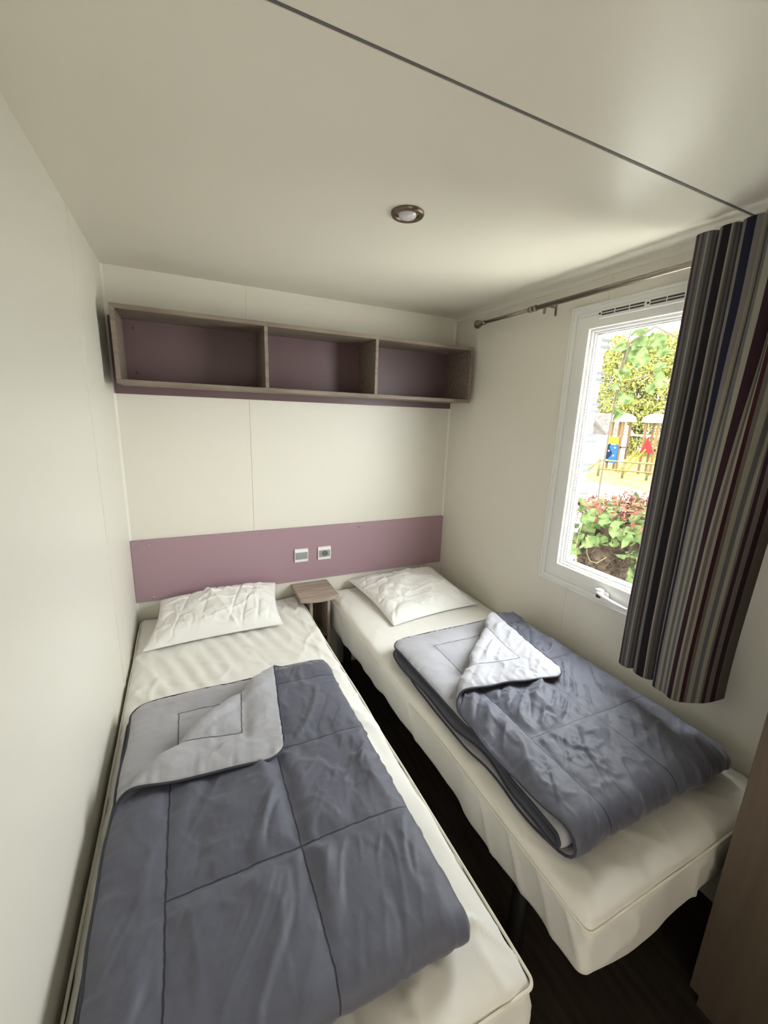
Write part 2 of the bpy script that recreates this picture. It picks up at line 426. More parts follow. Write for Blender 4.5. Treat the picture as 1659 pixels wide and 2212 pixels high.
# ------------------------------------------------------------------ nightstand
ns = empty('nightstand', (0.925, -0.12, 0), 'small narrow taupe oak nightstand with bowed top standing between the two beds', 'nightstand')
NX0, NX1 = 0.802, 1.022
pts = [(NX0, -0.004), (NX0, -0.236)]
for k in range(1, 12):
    t = k / 12; pts.append((NX0 + (NX1 - NX0) * t, -0.236 - 0.022 * math.sin(math.pi * t)))
pts += [(NX1, -0.236), (NX1, -0.004)]
BM().prism(pts, 2, 0.590, 0.612, 0.0012).out('top', m_wood_lit, ns)
for x in (0.868, 0.972): BM().box((x, -0.185, 0.0), (x + 0.016, -0.008, 0.590), 0.0008, 1).out('side_panel', m_wood_lit, ns)
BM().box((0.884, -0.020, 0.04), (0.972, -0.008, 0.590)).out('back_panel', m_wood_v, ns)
for z in (0.05, 0.33): BM().box((0.884, -0.180, z), (0.972, -0.020, z + 0.016), 0.0006, 1).out('shelf', m_wood, ns)

# ------------------------------------------------------------------ wardrobe at the right
wd = empty('wardrobe', (1.66, -2.28, 0), 'tall taupe oak wardrobe beyond the foot of the right bed', 'wardrobe')
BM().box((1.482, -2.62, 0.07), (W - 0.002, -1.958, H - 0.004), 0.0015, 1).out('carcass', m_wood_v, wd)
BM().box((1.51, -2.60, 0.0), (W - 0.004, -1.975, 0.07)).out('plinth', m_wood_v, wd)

# ------------------------------------------------------------------ beds
def bed(name, label, x0, x1):
    t = empty(name, ((x0 + x1) / 2, -0.97, 0), label, 'bed')
    def rail(lo, hi): return BM().box(lo, hi, 0.003, 1).out('frame_rail', m_leg, t)
    rail((x0 + 0.05, -1.86, 0.325), (x0 + 0.08, -0.08, 0.362)); rail((x1 - 0.08, -1.86, 0.325), (x1 - 0.05, -0.08, 0.362))
    rail((x0 + 0.05, -1.89, 0.325), (x1 - 0.05, -1.86, 0.362)); rail((x0 + 0.05, -0.08, 0.325), (x1 - 0.05, -0.05, 0.362))
    for i in range(12):
        y = -0.16 - i * 0.145
        BM().box((x0 + 0.052, y - 0.03, 0.3625), (x1 - 0.052, y + 0.03, 0.381), 0.002, 1).out('slat', m_slat, t)
    for x in (x0 + 0.075, x1 - 0.075):
        for y in (-0.17, -1.665):
            b = BM(); b.lathe([(0.022, 0.0), (0.025, 0.012), (0.025, 0.325)], (x, y, 0), 'Z', 20); b.out('leg', m_leg, t, True)
    return t
bed('single_bed', 'dark metal frame and legs of the left single bed, under its white mattress', 0.03, 0.83)
bed('single_bed', 'dark metal frame and legs of the right single bed, beside the window wall', 1.03, 1.84)

def roundbox(lo, hi, r, res, disp=None):
    """rounded box as one welded skin; returns verts, quads"""
    lo, hi = np.array(lo, float), np.array(hi, float)
    n = np.maximum(2, np.ceil((hi - lo) / res).astype(int) + 1)
    V, Q, off = [], [], 0
    for ax in range(3):
        a, b_ = [i for i in range(3) if i != ax]
        for side in (0, 1):
            ga, gb = np.meshgrid(np.linspace(lo[a], hi[a], n[a]), np.linspace(lo[b_], hi[b_], n[b_]), indexing='ij')
            P_ = np.zeros((ga.size, 3)); P_[:, a] = ga.ravel(); P_[:, b_] = gb.ravel(); P_[:, ax] = hi[ax] if side else lo[ax]
            flip = (side == 0) ^ (ax == 1)
            V.append(P_); Q.append(grid_quads(n[a], n[b_], off, flip)); off += ga.size
    V = np.concatenate(V); Q = np.concatenate(Q)
    key = np.round(V * 1e5).astype(np.int64)
    u, idx, inv = np.unique(key, axis=0, return_index=True, return_inverse=True)
    inv = inv.ravel(); V = V[idx]; Q = inv[Q]
    core = np.clip(V, lo + r, hi - r); d = V - core
    L = np.linalg.norm(d, axis=1, keepdims=True); L[L < 1e-9] = 1
    N = d / L
    V = core + N * r
    if disp is not None: V = disp(V, N)
    return V, Q

def piping_path(x0, x1, y0, y1, rad, n=40):
    pts = []
    cs = [(x1 - rad, y1 - rad, 0), (x0 + rad, y1 - rad, 90), (x0 + rad, y0 + rad, 180), (x1 - rad, y0 + rad, 270)]
    for i, (cx, cy, a) in enumerate(cs):
        for k in range(9):
            t = math.radians(a + 90 * k / 8); pts.append((cx + rad * math.cos(t), cy + rad * math.sin(t)))
        nx = cs[(i + 1) % 4]; t = math.radians(nx[2]); q = (nx[0] + rad * math.cos(t), nx[1] + rad * math.sin(t))
        p = pts[-1]
        for k in range(1, n): pts.append((p[0] + (q[0] - p[0]) * k / n, p[1] + (q[1] - p[1]) * k / n))
    return np.array(pts)

def mattress(label, x0, x1, y0, y1, z0, z1, seed, ridge, loose, wr=1.0):
    pz = z1 - 0.034
    def disp(V, N):
        x, y, z = V[:, 0].copy(), V[:, 1].copy(), V[:, 2].copy()
        top = sstep(z1 - 0.05, z1 - 0.01, z)
        ex = np.minimum(x - x0, x1 - x); ey = np.minimum(y - y0, y1 - y); e = np.minimum(ex, ey)
        z = z - sstep(z1 - 0.09, z1 - 0.01, V[:, 2]) * 0.020 * np.exp(-np.maximum(e, 0) / 0.045)
        # quilting ridges of the mattress showing through near the head
        a = (x * 0.92 + y * 0.26) + 0.01 * vnoise(x * 3, y * 3, 0, seed)
        mask = sstep(-0.95, -0.5, y) * (1 - sstep(-0.14, -0.04, y)) * sstep(0.02, 0.10, ex) * (0.55 + 0.45 * vnoise(x * 4, y * 3, 0, seed + 5))
        z = z + top * ridge * mask * np.sin(a * 2 * math.pi / 0.062)
        # shallow sheet wrinkles
        z = z - top * 0.0070 * wr
        z = z + wr * top * (0.0026 * fbm(x * 7, y * 5, 0, seed + 1) + 0.0055 * crease(x * 9 + y * 4, y * 3, seed + 2, 4) * sstep(0.25, 0.02, e)
                       + 0.0034 * crease(x * 3 - y * 2, y * 6 + x * 3, seed + 9, 6) + 0.0045 * crease(x * 16, y * 2.5 + x * 3, seed + 12, 3) * sstep(0.14, 0.04, x1 - x)
                       + 0.0060 * crease(x * 10 - y * 3.5, y * 4 + x * 6, seed + 14, 4) * sstep(0.22, 0.05, e) - 0.0035 * crease(x * 7 + y * 2, y * 5, seed + 17, 5))
        side = sstep(z1 - 0.025, z1 - 0.06, z) * (1 - 0)
        dr = loose * (0.5 * vnoise(x * 6 + 3, y * 6, z * 4, seed + 3) + 0.5 * vnoise(x * 14, y * 14, z * 5, seed + 4) + 0.6 * crease(x * 9 + z * 6, y * 9 - z * 5, seed + 18, 3))
        hem = sstep(z0 + 0.09, z0, z)
        V2 = np.stack([x + N[:, 0] * side * dr, y + N[:, 1] * side * dr, z], 1)
        # slack lower hem: hangs lower in scallops
        wob = 0.022 + 0.040 * vnoise(x * 3.2, y * 3.2, 0, seed + 7) + 0.012 * vnoise(x * 9, y * 9, 0, seed + 8)
        V2[:, 2] -= hem * (1 - sstep(0.7, 0.98, -N[:, 2])) * np.maximum(wob, 0)
        # tucked-in soft waist just under the cord
        g = np.exp(-((z - pz) / 0.006) ** 2)
        V2[:, :2] -= N[:, :2] * (g * 0.003)[:, None]
        return V2
    V, Q = roundbox((x0, y0, z0), (x1, y1, z1), 0.022, 0.0080, disp)
    t = empty('mattress', ((x0 + x1) / 2, (y0 + y1) / 2, z0), label, 'mattress')
    npmesh('fitted_sheet', V, Q, m_sheet, t)
    # sewn cord round the top edge
    pp = piping_path(x0 + 0.004, x1 - 0.004, y0 + 0.004, y1 - 0.004, 0.018, 70)
    w = vnoise(pp[:, 0] * 5, pp[:, 1] * 5, 0, seed + 20)
    z = pz + 0.004 * w - 0.012 * np.exp(-((pp[:, 1] + 0.9) / 0.5) ** 2) * (pp[:, 0] < (x0 + x1) / 2)
    off = 0.0035
    cx, cy = (x0 + x1) / 2, (y0 + y1) / 2
    b = BM(); b.tube([(px + off * np.sign(px - cx), py + off * np.sign(py - cy), zz) for (px, py), zz in zip(pp, z)], 0.0036, 8, True)
    b.out('sheet_cord', m_welt, t, True)
    return t
MZ = 0.557
mattress('left mattress in a white fitted sheet, along the plain left wall', 0.012, 0.848, -1.938, -0.018, 0.385, MZ, 11, 0.0048, 0.012, 1.35)
mattress('right mattress in a white fitted sheet, along the window wall', 1.018, 1.842, -1.925, -0.018, 0.385, MZ, 31, 0.0008, 0.012, 0.45)

# ------------------------------------------------------------------ pillows
def pillow(label, corners, T, seed, lift, rotn=0.0, dense=0.005):
    """corners: front-left, front-right, back-right, back-left; stuffed and crumpled"""
    c = np.array(corners, float)
    n = 130
    s, t = np.meshgrid(np.linspace(-1, 1, n), np.linspace(-1, 1, n), indexing='ij')
    # edges bow inwards between the pointed corners
    bow = 0.06
    S1 = s * (1 - bow * (1 - t ** 2) * 1.0) ; T1 = t * (1 - bow * (1 - s ** 2))
    a, b_ = (S1 + 1) / 2, (T1 + 1) / 2
    base = ((1 - a) * (1 - b_))[..., None] * c[0] + (a * (1 - b_))[..., None] * c[1] + (a * b_)[..., None] * c[2] + ((1 - a) * b_)[..., None] * c[3]
    prof = ((1 - np.abs(s) ** 2.3) * (1 - np.abs(t) ** 2.3)) ** 0.5
    x, y = base[..., 0], base[..., 1]
    edge = np.minimum(1 - np.abs(s), 1 - np.abs(t))
    wr = (0.007 * crease(x * 9 + y * 4, y * 2.6, seed, 4) + 0.007 * crease(x * 3 - y * 4, y * 12, seed + 1, 5)
          - 0.008 * crease(x * 16 - y * 5, y * 5 + x * 3, seed + 2, 4) + 0.008 * fbm(x * 9, y * 9, 0, seed + 3)
          + 0.004 * crease(x * 24, y * 17, seed + 6, 3))
    ang = np.arctan2(t, s)
    puck = 0.006 * vnoise(ang * 14, 0 * s, 0, seed + 4) * np.exp(-edge / 0.12)
    top = T * prof * (1 + 0.14 * fbm(x * 5, y * 5, 0, seed + 7)) + (wr * sstep(0, 0.25, edge) + puck * sstep(0, 0.05, edge))
    top = np.maximum(top, 0.002 * (edge > 0))
    zt = base[..., 2] + top + lift(s, t)
    floorz = MZ + 0.0015
    zt = np.maximum(zt, floorz + 0.003)
    zb = np.maximum(base[..., 2] + lift(s, t) * 0.9 - 0.35 * T * prof, floorz + 0 * s)
    zb = np.minimum(zb, zt)
    V = np.concatenate([np.stack([x, y, zt], -1).reshape(-1, 3), np.stack([x, y, zb], -1).reshape(-1, 3)])
    Q = np.concatenate([grid_quads(n, n, 0), grid_quads(n, n, n * n, True)])
    # close the rim
    idx = np.arange(n * n).reshape(n, n)
    loop = np.concatenate([idx[:, 0], idx[-1, 1:], idx[-2::-1, -1], idx[0, -2:0:-1]])
    nx = np.roll(loop, -1)
    Q = np.concatenate([Q, np.stack([loop, loop + n * n, nx + n * n, nx], 1)])
    t_ = empty('pillow', tuple(c.mean(0)), label, 'pillow')
    npmesh('pillow_cover', V, Q, m_pillow, t_)
    # seam ridge around the rim
    zz = (zt + zb) / 2
    pts = [(x.ravel()[i], y.ravel()[i], zz.ravel()[i]) for i in loop[::3]]
    b = BM(); b.tube(pts, 0.0028, 6, True); b.out('seam', m_pillow, t_, True)
    return t_
pillow('plump white pillow leaning against the headboard on the left bed',
       [(0.055, -0.400, MZ + 0.006), (0.672, -0.385, MZ + 0.012), (0.700, -0.045, 0.640), (0.115, -0.05, 0.628)], 0.070, 51,
       lambda s, t: 0.018 * sstep(-0.2, 1, t) * (1 - 0.3 * s * s))
pillow('flatter square white pillow lying on the right bed below the socket',
       [(1.192, -0.605, MZ + 0.010), (1.755, -0.560, MZ + 0.014), (1.760, -0.040, MZ + 0.040), (1.160, -0.030, MZ + 0.030)], 0.074, 71,
       lambda s, t: 0.004 * (1 + t))

# ------------------------------------------------------------------ folded duvets
def seam_dist(u, v):
    du = np.full_like(u, 9.0); dv = np.full_like(u, 9.0)
    inu = (u > SU0 - 0.01) & (u < SU1 + 0.01); inv = (v > SV0 - 0.01) & (v < SV1 + 0.01)
    k = np.arange(SU0, SU1 + 0.01, SU)
    for q in k: du = np.minimum(du, np.where(inv, np.abs(u - q), np.hypot(u - q, np.minimum(np.abs(v - SV0), np.abs(v - SV1)))))
    k = np.arange(SV0, SV1 + 0.01, SV)
    for q in k: dv = np.minimum(dv, np.where(inu, np.abs(v - q), np.hypot(v - q, np.minimum(np.abs(u - SU0), np.abs(u - SU1)))))
    return du, dv
def duvet(label, ox, oy, zbase, t, fold, seed, r1=0.004, r2=0.005, UW=1.38, VL=1.99, uf=0.69, vf=1.0, lay=0.0, wave=0.0, wr_s=1.0, fine=1.0, broad=1.0):
    rc = 0.009
    UW = 2 * uf + math.pi * (r1 + t * 0.6) - 0.002
    (fa, fb) = fold                      # fold line through (fa,0) and (0,fb) of the flat duvet
    nn = np.array([-1 / fa, 1 / fb]); Ln = np.hypot(*nn); nn = nn / Ln     # in (x,y=-v): line -x/fa + y/fb ... toward the corner
    def fmap(u, v, h):
        x, y, z = u.copy(), -v.copy(), h.copy()
        # 1 corner turned up and back over the top layer
        d = nn[0] * x + nn[1] * y + 1.0 / Ln
        m = d > 0
        zc = t + rc; rm = rc + t / 2 + 0.004
        ph = np.clip(d / rm, 0, math.pi); rad = zc - z
        rest = np.maximum(d - math.pi * rm, 0)
        along = np.where(ph < math.pi, rad * np.sin(ph), 0) - rest
        zn = zc - rad * np.cos(ph)
        rest_n = np.clip(rest / 0.5, 0, 1)
        zn = zn - sstep(0.0, 0.09, rest) * (2 * rc - 0.009) * (ph >= math.pi)
        x = np.where(m, x + nn[0] * (along - d), x); y = np.where(m, y + nn[1] * (along - d), y); z = np.where(m, zn, z)
        # 2 folded in half lengthwise
        d = x - uf; m = d > 0; zc = -r1; rad = z - zc; rm = r1 + t * 0.6
        ph = np.clip(d / rm, 0, math.pi); rest = np.maximum(d - math.pi * rm, 0)
        xn = uf + rad * np.sin(ph) - rest; zn = zc + rad * np.cos(ph)
        under = m & (ph >= math.pi)
        x = np.where(m, xn, x); z = np.where(m, zn, z)
        x = x - lay * under
        # 3 folded in half crosswise round the foot
        zc = -2 * r1 - t - r2; rad = z - zc; d = -vf - y; m = d > 0; rm = r2 + t * 1.1
        ph = np.clip(d / rm, 0, math.pi); rest = np.maximum(d - math.pi * rm, 0)
        yn = -vf - rad * 1.15 * np.sin(ph) + rest; zn = zc + rad * np.cos(ph)
        low = m & (ph >= math.pi)
        x = np.where(m, x - lay * 1.5 * (ph / math.pi), x)
        y = np.where(m, yn, y); z = np.where(m, zn, z)
        return x, y, z
    total = 4 * t + 4 * r1 + 2 * r2
    zoff = zbase + 4 * r1 + 3 * t + 2 * r2       # lowest face rests on the mattress
    def place(u, v, h):
        # open edges wander a little, each layer on its own
        top = (v < vf)
        e = np.exp(-u / 0.10)
        u2 = u + e * wave * vnoise(v * 7, 3.3 + 0 * v, 0, seed + 40) + 0 * v
        e2 = np.exp(-(UW - u) / 0.10)
        u2 = u2 + e2 * wave * vnoise(v * 6, 8.3 + 0 * v, 0, seed + 41)
        x, y, z = fmap(u2, v, h)
        z = z + 0.0030 * fbm(x * 6, y * 6, 0, seed + 30) * (z > -0.02)
        # stack sags a touch towards its outer edges
        z0_ = -(4 * r1 + 3 * t + 2 * r2)
        fr = np.clip((z - z0_) / total, 0, 1.3)
        ex = np.minimum(x + 0.0, uf + t - x)
        z = z - fr * 0.017 * np.exp(-np.maximum(ex, 0) / 0.035)
        z = z - fr * 0.012 * np.exp(-np.maximum(-y, 0) / 0.05)
        return x + ox, y + oy, np.maximum(z + zoff, zbase + 0.0008)
    # non-uniform sampling: fine on the visible top half
    us = np.concatenate([np.arange(0, 0.76, 0.0052), np.linspace(0.762, UW, 70)])
    vs = np.concatenate([np.arange(0, 1.12, 0.0055), np.linspace(1.128, VL, 90)])
    U0, V0 = np.meshgrid(us, vs, indexing='ij')
    Rc = 0.060
    def inset(a): return np.where(a < Rc, Rc - np.sqrt(np.maximum(Rc ** 2 - (Rc - a) ** 2, 0)), 0)
    # pull the grid in at the four rounded corners
    lo = inset(V0) + inset(VL - V0)
    U = U0.copy()
    U = np.where(U0 < 0.16, lo + U0 * (0.16 - lo) / 0.16, U)
    U = np.where(UW - U0 < 0.16, UW - lo - (UW - U0) * (0.16 - lo) / 0.16, U)
    V = V0
    du, dv = seam_dist(U, V)
    edge = np.minimum(np.minimum(U - lo, UW - lo - U), np.minimum(V, VL - V)); edge = np.maximum(edge, 0)
    ds = np.minimum(np.minimum(du, dv), 0.2)
    puff = 0.10 + 0.90 * (1 - np.exp(-ds / 0.030)) * (1 - 0.72 * np.exp(-edge / 0.014))
    # fabric creases
    kx, ky = U + 0.03 * vnoise(U * 4, V * 4, 0, seed), V + 0.03 * vnoise(U * 4, V * 4, 5, seed)
    a1 = 0.5 + 0.25 * (seed % 3)
    q1 = kx * math.cos(a1) + ky * math.sin(a1); q2 = -kx * math.sin(a1) + ky * math.cos(a1)
    w = (broad * 0.0080 * crease(q1 * 4.2, q2 * 1.6, seed + 21, 2) - broad * 0.0045 * crease(q1 * 3.1 + 4, q2 * 2.2, seed + 22, 2) + 0.0045 * crease(q1 * 9, q2 * 2.6, seed + 1, 3) - 0.0036 * crease(q1 * 9, q2 * 3, seed + 2, 4)
         + 0.5 * 0.0030 * crease(kx * 13 - ky * 6, ky * 7, seed + 3, 4) + 0.0028 * fbm(kx * 7, ky * 7, 0, seed + 4, 2)
         + fine * 0.0026 * crease(kx * 30, ky * 20, seed + 5, 5) + fine * 0.0048 * crease(q1 * 26, q2 * 6, seed + 15, 4) - fine * 0.0036 * crease(q1 * 18 + 3, q2 * 5, seed + 16, 4))
    w = w * sstep(0.0, 0.05, ds) * sstep(0, 0.05, edge) * wr_s * 1.8 * (1 - 0.45 * sstep(vf - 0.14, vf - 0.02, V))
    w = np.where((U > uf + 0.03) | (V > vf + 0.05), 0.25 * w, np.clip(w, -0.0042, 0.03))
    # gathers running square off every stitched line and off the piping
    gu = vnoise(U * 6, V * 48, 0, seed + 6) * np.exp(-du / 0.034) * sstep(0.0, 0.010, du)
    gv = vnoise(U * 48, V * 6, 0, seed + 7) * np.exp(-dv / 0.034) * sstep(0.0, 0.010, dv)
    eu = np.minimum(U - lo, UW - lo - U); ev = np.minimum(V, VL - V)
    ge = vnoise(U * 5, V * 70, 0, seed + 8) * np.exp(-np.maximum(eu, 0) / 0.03) * sstep(0.0, 0.008, eu) \
        + vnoise(U * 70, V * 5, 0, seed + 9) * np.exp(-np.maximum(ev, 0) / 0.03) * sstep(0.0, 0.008, ev)
    g = (0.0060 * gu + 0.0060 * gv + 0.0048 * ge) * (1 - 0.6 * sstep(vf - 0.12, vf, V))
    mid = t / 2
    half = t / 2 * puff
    ht = mid + half + w + g * 0.9
    hb = mid - half - w * 0.75 - g * 0.9
    rim = edge <= 1e-9
    ht = np.where(rim, mid, ht); hb = np.where(rim, mid, hb)
    ht = np.maximum(ht, mid + np.where(rim, 0, 0.0008)); hb = np.minimum(hb, mid - np.where(rim, 0, 0.0008))
    A = np.stack(place(U, V, ht), -1).reshape(-1, 3)
    B = np.stack(place(U, V, hb), -1).reshape(-1, 3)
    nu, nv_ = U.shape
    Q1 = grid_quads(nu, nv_, 0, True); Q2 = grid_quads(nu, nv_, nu * nv_, False)
    uv = np.stack([U.ravel(), V.ravel()], 1); uv = np.concatenate([uv, uv])
    t_ = empty('duvet', (ox + uf / 2, oy - 0.5, zbase), label, 'duvet', None)
    npmesh('quilted_cover', np.concatenate([A, B]), np.concatenate([Q1, Q2]), [m_dark, m_light], t_,
           np.concatenate([np.zeros(len(Q1)), np.ones(len(Q2))]), uv)
    # piping sewn all around the outer edge
    idx = np.arange(nu * nv_).reshape(nu, nv_)
    loop = np.concatenate([idx[:, 0], idx[-1, 1:], idx[-2::-1, -1], idx[0, -2:0:-1]])
    Uf, Vf = U.ravel()[loop], V.ravel()[loop]
    keep = [0]
    for i in range(1, len(loop)):
        if math.hypot(Uf[i] - Uf[keep[-1]], Vf[i] - Vf[keep[-1]]) > 0.007: keep.append(i)
    Uf, Vf = Uf[keep], Vf[keep]
    hh = np.full_like(Uf, mid)
    X_, Y_, Z_ = place(Uf, Vf, hh)
    b = BM(); b.tube(list(zip(X_, Y_, np.maximum(Z_, zbase + 0.004))), 0.0036, 8, True); b.out('piping', m_pipe, t_, True)
    return t_
duvet('folded slate grey quilted duvet on the left bed, corner turned back showing light grey', 0.058, -0.842, MZ + 0.004, 0.0145, (0.53, 0.475), 102, vf=0.972, uf=0.68, lay=0.004, wave=0.006, fine=0.45)
duvet('folded slate grey quilted duvet on the right bed beside the window wall', 1.072, -0.815, MZ + 0.001, 0.0165, (0.60, 0.530), 205, r1=0.005, r2=0.009, vf=0.960, uf=0.68, lay=0.006, wave=0.020, broad=0.5, fine=1.25)

# ------------------------------------------------------------------ curtain and rod
cr = empty('curtain_rod', (1.775, -1.1, 2.12), 'brushed metal curtain rod with flared end cap above the window', 'curtain rod')
RX, RZ = 1.778, 2.121
b = BM(); b.tube([(RX, -0.36, RZ), (RX, -0.72, RZ)], 0.0085, 20); b.out('inner_pole', m_rod, cr, True)
b = BM(); b.tube([(RX, -0.71, RZ), (RX, -1.95, RZ)], 0.0105, 20); b.out('outer_pole', m_rod, cr, True)
b = BM(); b.lathe([(0.0105, -0.705), (0.0135, -0.708), (0.0135, -0.722), (0.0105, -0.726)], (RX, 0, RZ), 'Y', 24)
b.lathe([(0.0105, -0.735), (0.0140, -0.738), (0.0140, -0.748), (0.0105, -0.752)], (RX, 0, RZ), 'Y', 24); b.out('collar', m_rod, cr, True)
BM().lathe([(0.009, -0.385), (0.0125, -0.382), (0.0125, -0.372), (0.0105, -0.366), (0.013, -0.352), (0.0205, -0.325), (0.0225, -0.317), (0.0200, -0.312), (0.005, -0.310)], (RX, 0, RZ), 'Y', 32).out('finial', m_rod, cr, True)
for y in (-0.80, -1.87):
    b = BM(); b.box((W - 0.004, y - 0.006, RZ - 0.035), (W, y + 0.006, RZ + 0.036), 0.0015, 1)
    b.box((RX + 0.004, y - 0.003, RZ - 0.004), (W - 0.003, y + 0.003, RZ + 0.004), 0.001, 1)
    b.box((RX - 0.004, y - 0.005, RZ - 0.034), (RX + 0.006, y + 0.005, RZ - 0.004), 0.0015, 1); b.out('bracket', m_rod, cr)

cols = {'p': (0.030, 0.012, 0.020), 'm': (0.042, 0.009, 0.014), 'k': (0.012, 0.009, 0.014), 'n': (0.010, 0.012, 0.028), 'c': (0.27, 0.257, 0.215),
        'g': (0.120, 0.116, 0.124), 't': (0.132, 0.110, 0.102), 'l': (0.185, 0.166, 0.170), 'd': (0.068, 0.064, 0.068)}
cm = {k: fabric('curtain_' + n, c, 0.9, 0.1, 0.1) for (k, c), n in zip(cols.items(), ['plum', 'maroon', 'black', 'navy', 'cream', 'grey', 'taupe', 'lilac', 'charcoal'])}
ck = list(cm)
# stripes across the cloth, from the window edge: (colour, width in mm)
stripes = [('t', 7), ('l', 5), ('c', 6), ('t', 6), ('m', 9), ('g', 8), ('d', 5), ('g', 6), ('c', 4), ('g', 8), ('d', 6), ('t', 8), ('g', 8),
           ('c', 10), ('l', 7), ('g', 6), ('l', 6), ('g', 5), ('k', 20), ('c', 4), ('t', 5), ('d', 7), ('g', 7), ('t', 10), ('p', 7),
           ('l', 12), ('l', 6), ('n', 13), ('l', 9), ('c', 10), ('g', 10), ('c', 10), ('g', 11), ('c', 10), ('p', 20), ('c', 8), ('t', 11), ('c', 8), ('m', 10),
           ('t', 8), ('c', 12), ('g', 12), ('c', 12), ('t', 7), ('p', 11), ('t', 13), ('p', 11), ('t', 16)]
ss, sm = [0.0], []
for c_, w_ in stripes:
    nseg = max(2, int(round(w_ / 3.0)))
    for k in range(nseg): ss.append(ss[-1] + w_ / 1000.0 / nseg); sm.append(ck.index(c_))
ss = np.array(ss); Ltot = ss[-1]
ZT, ZB = 2.185, 0.735
Sg, dn = np.meshgrid(ss, np.linspace(0, 1, 90), indexing='ij')
Zg = ZT - dn * (ZT - ZB - 0.05 * np.clip((Sg - 0.30) / (Ltot - 0.30), 0, 1) ** 2)
# fold boundaries on the cloth
def lerp(a, b, k): return a + (b - a) * k
f1, f2 = 0.086, 0.174
def foldshape(s, s0, s1, y0, y1, A, lean):
    """one rounded pleat: returns plan x offset (into the room) and y"""
    k = np.clip((s - s0) / (s1 - s0), 0, 1)
    xo = A * np.sin(math.pi * np.clip(k, 0, 1)) ** 0.8
    yy = lerp(y0, y1, k) - lean * np.sin(2 * math.pi * k)
    return xo, yy
yA = lerp(-1.428, -1.440, dn); yB = lerp(-1.492, -1.496, dn); yC = lerp(-1.552, -1.574, dn)
x1_, y1_ = foldshape(Sg, 0, f1, yA, yB, 0.030, -0.006)
x2_, y2_ = foldshape(Sg, f1, f2, yB, yC, 0.034, -0.006)
k3 = np.clip((Sg - f2) / (Ltot - f2), 0, 1)
yE = lerp(-1.80, -1.765, sstep(0, 1, dn))
x3a = 0.030 * np.abs(np.sin(math.pi * 4 * k3)) ** 0.9 + 0.0 * k3
x3b = 0.058 * np.sin(math.pi * np.clip(k3, 0, 1) ** 0.8) ** 0.6 + 0.006 * np.sin(math.pi * 5 * k3)
mixk = sstep(0.08, 0.62, dn)
x3_ = lerp(x3a, x3b, mixk); y3_ = lerp(yC, yE, k3) + 0.010 * np.sin(2 * math.pi * k3 * 4) * (1 - mixk)
xo = np.where(Sg < f1, x1_, np.where(Sg < f2, x2_, x3_)); yy = np.where(Sg < f1, y1_, np.where(Sg < f2, y2_, y3_))
xo = xo + 0.0025 * fbm(Sg * 14, Zg * 1.6, 0, 77) + 0.0015 * vnoise(Sg * 30, Zg * 5, 0, 78)
Xc = lerp(1.757, 1.745, dn) - xo
yy = yy + 0.006 * vnoise(0 * Sg + 4, Zg * 2, 0, 79) * dn
Xc = Xc + 0.03 * dn * np.clip(k3, 0, 1) ** 2
th = 0.0012
front = np.stack([Xc, yy, Zg], -1); back = np.stack([Xc + th, yy - 0.0002, Zg], -1)
Xc = np.minimum(Xc, W - 0.006)
a, b2 = Sg.shape
V = np.concatenate([front.reshape(-1, 3), back.reshape(-1, 3)])
Q = np.concatenate([grid_quads(a, b2, 0), grid_quads(a, b2, a * b2, True)])
mi = np.repeat(np.array(sm), b2 - 1); mi = np.concatenate([mi, mi])
cu = empty('curtain', (1.74, -1.64, ZB), 'striped curtain in plum, navy, grey and cream hanging over the right half of the window', 'curtain')
cu['label'] = 'striped curtain in plum, navy, grey and cream hanging over the right half of the window'
npmesh('cloth', V, Q, [cm[k] for k in ck], cu, mi)

# ------------------------------------------------------------------ outside
GZ = -0.60
m_ground = add_bump(P('pale_gravel', (0.68, 0.66, 0.60), 0.95), 20, 0.4, 0.01)
m_grass = mottle(P('grass', (0.3, 0.33, 0.08), 0.9), (0.08, 0.085, 0.016), (0.14, 0.125, 0.035), 3)
m_clad = P('white_cladding', (0.72, 0.73, 0.72), 0.5)
m_rail = P('pale_timber', (0.075, 0.060, 0.026), 0.8)
m_leafy = mottle(P('bush_leaf', (0.3, 0.36, 0.05), 0.7), (0.055, 0.060, 0.012), (0.15, 0.145, 0.04), 2.5)
m_ivy = mottle(P('ivy_leaf', (0.1, 0.2, 0.05), 0.55), (0.022, 0.036, 0.011), (0.070, 0.092, 0.036), 14)
m_red = mottle(P('red_leaf', (0.3, 0.1, 0.06), 0.6), (0.06, 0.018, 0.014), (0.10, 0.05, 0.032), 12)
m_twig = mottle(P('dry_twig', (0.14, 0.1, 0.06), 0.9), (0.010, 0.007, 0.005), (0.05, 0.036, 0.026), 18)
m_bark = P('bark', (0.05, 0.04, 0.028), 0.9)
m_soil = P('dark_soil', (0.045, 0.035, 0.025), 0.95)
gr = tag(BM().box((W + 0.3, -14, GZ - 0.1), (60, 60, GZ)).out('ground', m_ground), 'pale gravel ground outside the window', 'ground'); gr['kind'] = 'structure'
gs = tag(BM().box((14.3, 4, GZ), (34, 30, GZ + 0.03)).out('lawn', m_grass), 'yellow-green lawn behind the rail fence', 'lawn'); gs['kind'] = 'structure'

